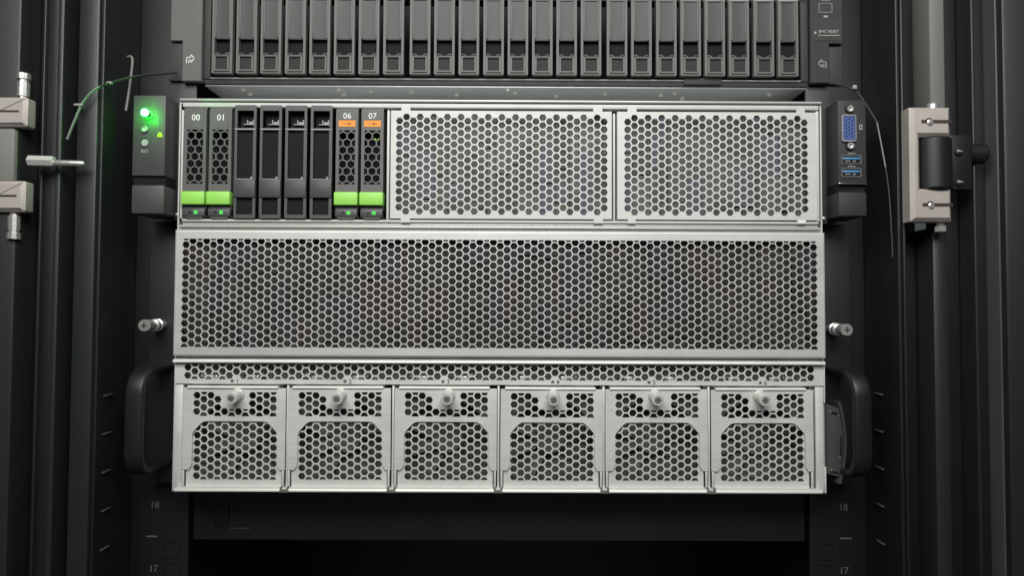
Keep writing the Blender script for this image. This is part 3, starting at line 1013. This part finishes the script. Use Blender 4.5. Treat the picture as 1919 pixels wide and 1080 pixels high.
for px, py in ((450, 165), (463, 174), (630, 164), (640, 174), (690, 167), (768, 167), (853, 173), (950, 163), (964, 169), (1041, 175), (1134, 170), (1240, 172), (1266, 168), (1280, 179), (1446, 170)):
    dd = 161.0 * 1280 / (581 - py)
    MB().lathe(((px - 955) * dd / 1280, dd - 463), 'z', [(161.1, 2.0), (159.9, 1.7), (159.3, .7)], 12).build("rivet", M['screw'], bp)
for sx in (-1, 1):
    if sx < 0:
        pl = [(-235.4, 162.8), (-221.4, 162.8), (-221.4, 240), (-244, 240), (-244, 192), (-235.4, 192)]
    else:
        pl = [(215.4, 163.8), (229, 163.8), (229, 192.5), (238.9, 192.5), (238.9, 240), (215.4, 240)]
    er = MB().prism(pl, 21.5, 26, 0.5).build("mounting_ear", M['ear2'] if sx < 0 else M['earr'], sto)
    xa = -246 if sx < 0 else 229.3
    MB().box(xa, xa + 10.3, 24.2, 28, 164, 191.5, 0.5).build("ear_backing", M['frame2'], er)
    # bent arrow print
    cx, cz = (-229.4, 179) if sx < 0 else (224.0, 178)
    k = 1 if sx < 0 else -1
    P = lambda a, b_: (cx + k * a, cz + b_)
    ar = MB()
    segs = [((-2.6, -3.0), (-2.6, 1.0)), ((-2.6, 1.0), (0.4, 1.0)), ((0.4, 1.0), (0.4, 3.2)), ((0.4, 3.2), (2.9, 0.2)), ((2.9, 0.2), (0.4, -2.8)), ((0.4, -2.8), (0.4, -0.8)), ((0.4, -.8), (-1.0, -.8)), ((-1.0, -.8), (-1.0, -3.0))]
    for (a, b_) in segs:
        a, b_ = Vector(P(*a)), Vector(P(*b_))
        d = (b_ - a).normalized()
        n_ = Vector((-d.y, d.x)) * 0.28
        a = a - d * .2
        b_ = b_ + d * .2
        ar.prism([tuple(a - n_), tuple(b_ - n_), tuple(b_ + n_), tuple(a + n_)], 21.35, 21.48)
    ar.build("arrow_print", M['white'] if sx < 0 else M['greyprint'], er)
    if sx > 0:
        MB().box(216.6, 238.2, 21.2, 21.48, 194.6, 210.0).build("label_plate", M['frame2'], er)
        lb = MB()
        text(lb, "BMC RESET", 228.6, 21.15, 201.3, 2.0, M['greyprint'], er, None, .06, bold=.02)
        lb.box(221.0, 236.4, 21.1, 21.19, 198.2, 198.7)
        lb.cyl((218.9, 200.3), 'y', 0.9, 21.1, 21.19, 12)
        lb.build("reset_lettering", M['greyprint'], er)
        us = MB().plate(rrect(221.2, 231.6, 214.4, 222.2, 1.2, 3), [rrect(222.2, 230.4, 215.6, 221.2, .8, 3)], 21.0, 21.48).build("port_outline", M['ear2'], er)
        MB().box(222.3, 230.3, 21.3, 21.48, 215.7, 221.1).build("port_socket", M['frame2'], er)
        MB().box(225.2, 228.2, 21.3, 21.48, 211.6, 213.0, .1).build("port_symbol", M['greyprint'], er)
        MB().box(223.5, 230.0, 21.3, 21.48, 224.0, 225.4, .1).build("port_symbol", M['greyprint'], er)

# ---- 24 drive blanks
TL = [-213.5, -196.2, -178.8, -161.3, -143.9, -126.4, -108.8, -91.2, -72.2, -54.8, -37.3, -19.6, -2.2, 15.3, 32.7, 50.2, 68.8, 86.3, 104.2, 121.6, 138.9, 156.2, 174.1, 191.5]
ORD = ["first", "second", "third", "fourth", "fifth", "sixth", "seventh", "eighth"]
where = lambda i: (
    "grey drive tray, %s from the left end of the storage enclosure" % ORD[i] if i < 8 else
    "grey drive tray, %s in the middle group of the storage enclosure" % ORD[i - 8] if i < 16 else
    "grey drive tray, %s from the right end of the storage enclosure" % ORD[23 - i])


def tray():
    x0 = TL[0]
    xc = x0 + 7.35
    t = thing("drive_tray", where(0), "drive tray", (xc, 22, 167), "drive trays across the storage enclosure")
    w = 7.3
    fr = MB().plate(rrect(xc - w, xc + w, 168.2, 223.0, .5, 2), [rect(xc - 5.6, xc + 5.6, 181.6, 222.0), rect(xc - 4.6, xc + 4.6, 170.2, 180.4)], 20, 24)
    fr.build("frame", M['tray'], t, smooth=0)
    # curved smoky flap
    fl = MB()
    n = 8
    vs = []
    for k in range(n + 1):
        u = -1 + 2 * k / n
        yy = 20.5 + 0.25 * (1 - abs(u) ** 3)
        vs += [(xc + 5.55 * u, yy, 193.8), (xc + 5.55 * u, yy, 221.9)]
    fs = [(2 * k, 2 * k + 2, 2 * k + 3, 2 * k + 1) for k in range(n)]
    fl.add(vs, fs)
    fl.box(xc - 5.6, xc + 5.6, 20.6, 23, 193.1, 193.75, .2)
    fl = fl.build("smoky_flap", M['flap'], t, smooth=40)
    for s_ in (-1, 1):
        xa = xc + s_ * 4.95
        MB().box(xa - .55, xa + .55, 19.95, 20.7, 193.9, 221.8, 0.25).build("flap_edge", M['tray'], fl)
    MB().box(xc - 5.7, xc + 5.7, 24.1, 25.5, 168.5, 222.5).build("recess_back", M['deep'], t)
    MB().box(xc - w, xc + w, 19.6, 24, 222.6, 223.6, 0.3).build("top_edge", M['greyprint'], t)  # paler colour stands in for the highlight along the tray top
    lt = MB().plate(rect(xc - 5.3, xc + 5.3, 169.6, 180.9), [rect(xc - 4.1, xc + 4.1, 170.6, 179.9)], 18.9, 21)
    lt.box(xc - 5.3, xc + 5.3, 18.6, 20, 180.2, 181.0, .2)
    lt.build("latch_frame", M['tray'], t, smooth=0)
    MB().box(xc - 4.1, xc + 4.1, 20.2, 22, 170.6, 179.9).build("latch_button", M['button'], t)
    hk = MB()
    for s_ in (-1, 1):
        path = [(xc + s_ * 5.4, 21.5, 183.0), (xc + s_ * 3.6, 21.2, 183.1), (xc + s_ * 2.6, 20.5, 182.2), (xc + s_ * 2.0, 20, 181.2)]
        hk.tube(path, .5, 6)
    hk.build("latch_spring", M['tray'], t)
    return t


t0 = tray()
for i in range(1, 24):
    copy_tree(t0, TL[i] - TL[0], where(i))


# ================================================================ CABLE TIES AND WIRE
def smooth_path(pts, n=6):
    P = [Vector(p) for p in pts]
    out = []
    for i in range(len(P) - 1):
        p0, p1, p2, p3 = P[max(i - 1, 0)], P[i], P[i + 1], P[min(i + 2, len(P) - 1)]
        for k in range(n):
            t = k / n
            out.append(0.5 * ((2 * p1) + (-p0 + p2) * t + (2 * p0 - 5 * p1 + 4 * p2 - p3) * t * t + (-p0 + 3 * p1 - 3 * p2 + p3) * t ** 3))
    out.append(P[-1])
    return out


t = thing("cable_tie", "pale nylon cable tie with bent tail hanging beside the glowing power light", "cable tie", (-235, 18, 165), "cable ties hanging from the upper enclosure ears")
MB().tube(smooth_path([(-239, 22, 169), (-251, -2, 158.5), (-260, -14, 151), (-268, -21, 144.5)]), .9, 8, (.5, 1.1)).build("strap", M['tiedark'], t)
MB().tube(smooth_path([(-268, -21, 144.5), (-273, -23, 139), (-278.4, -23, 131.7)]), .9, 8, (.5, 1.1)).build("strap", M['tie'], t)
MB().tube(smooth_path([(-278.4, -23, 131.7), (-282.2, -23.5, 121), (-286.3, -24, 109)]), .9, 8, (.5, 1.1)).build("tail", M['tie'], t)
MB().box(-282.5, -277.2, -24.6, -22, 130.9, 132.4, .5).build("lock_head", M['tie'], t)
MB().box(-265.5, -262.0, -18.5, -16, 147.4, 149.0, .5).build("ratchet_bump", M['tie'], t)

t = thing("cable_tie", "thin dark cable tie with pale tip hanging beside the blue display port", "cable tie", (232, 18, 165), "cable ties hanging from the upper enclosure ears")
MB().tube(smooth_path([(232, 20, 162.5), (236, 12, 158), (240, 2, 149), (244.5, -12, 126)]), .8, 8, (.5, 1.0)).build("strap", M['tiedark'], t)
MB().tube(smooth_path([(244.5, -12, 126), (247.2, -12, 111), (249.8, -12, 96)]), .5, 8, (.4, .6)).build("tail", M['tie'], t)
MB().tube(smooth_path([(249.8, -12, 96), (252.2, -12, 75), (253.8, -12, 36)]), .5, 8, (.35, .6)).build("tail", M['tiedark'], t)
MB().box(236.2, 239.0, 2, 5, 153.2, 156.2, .6).build("lock_head", M['tie'], t)

t = thing("wire_hook", "thin grey wire hook standing behind the cable tie by the power light", "hook", (-256, 0, 133))
MB().tube(smooth_path([(-262, 0, 172), (-258.5, -2, 171.5), (-257, -3, 167), (-258.0, -4, 150), (-259.0, -6, 133)]), .8, 8).build("wire", M['midgrey'], t)
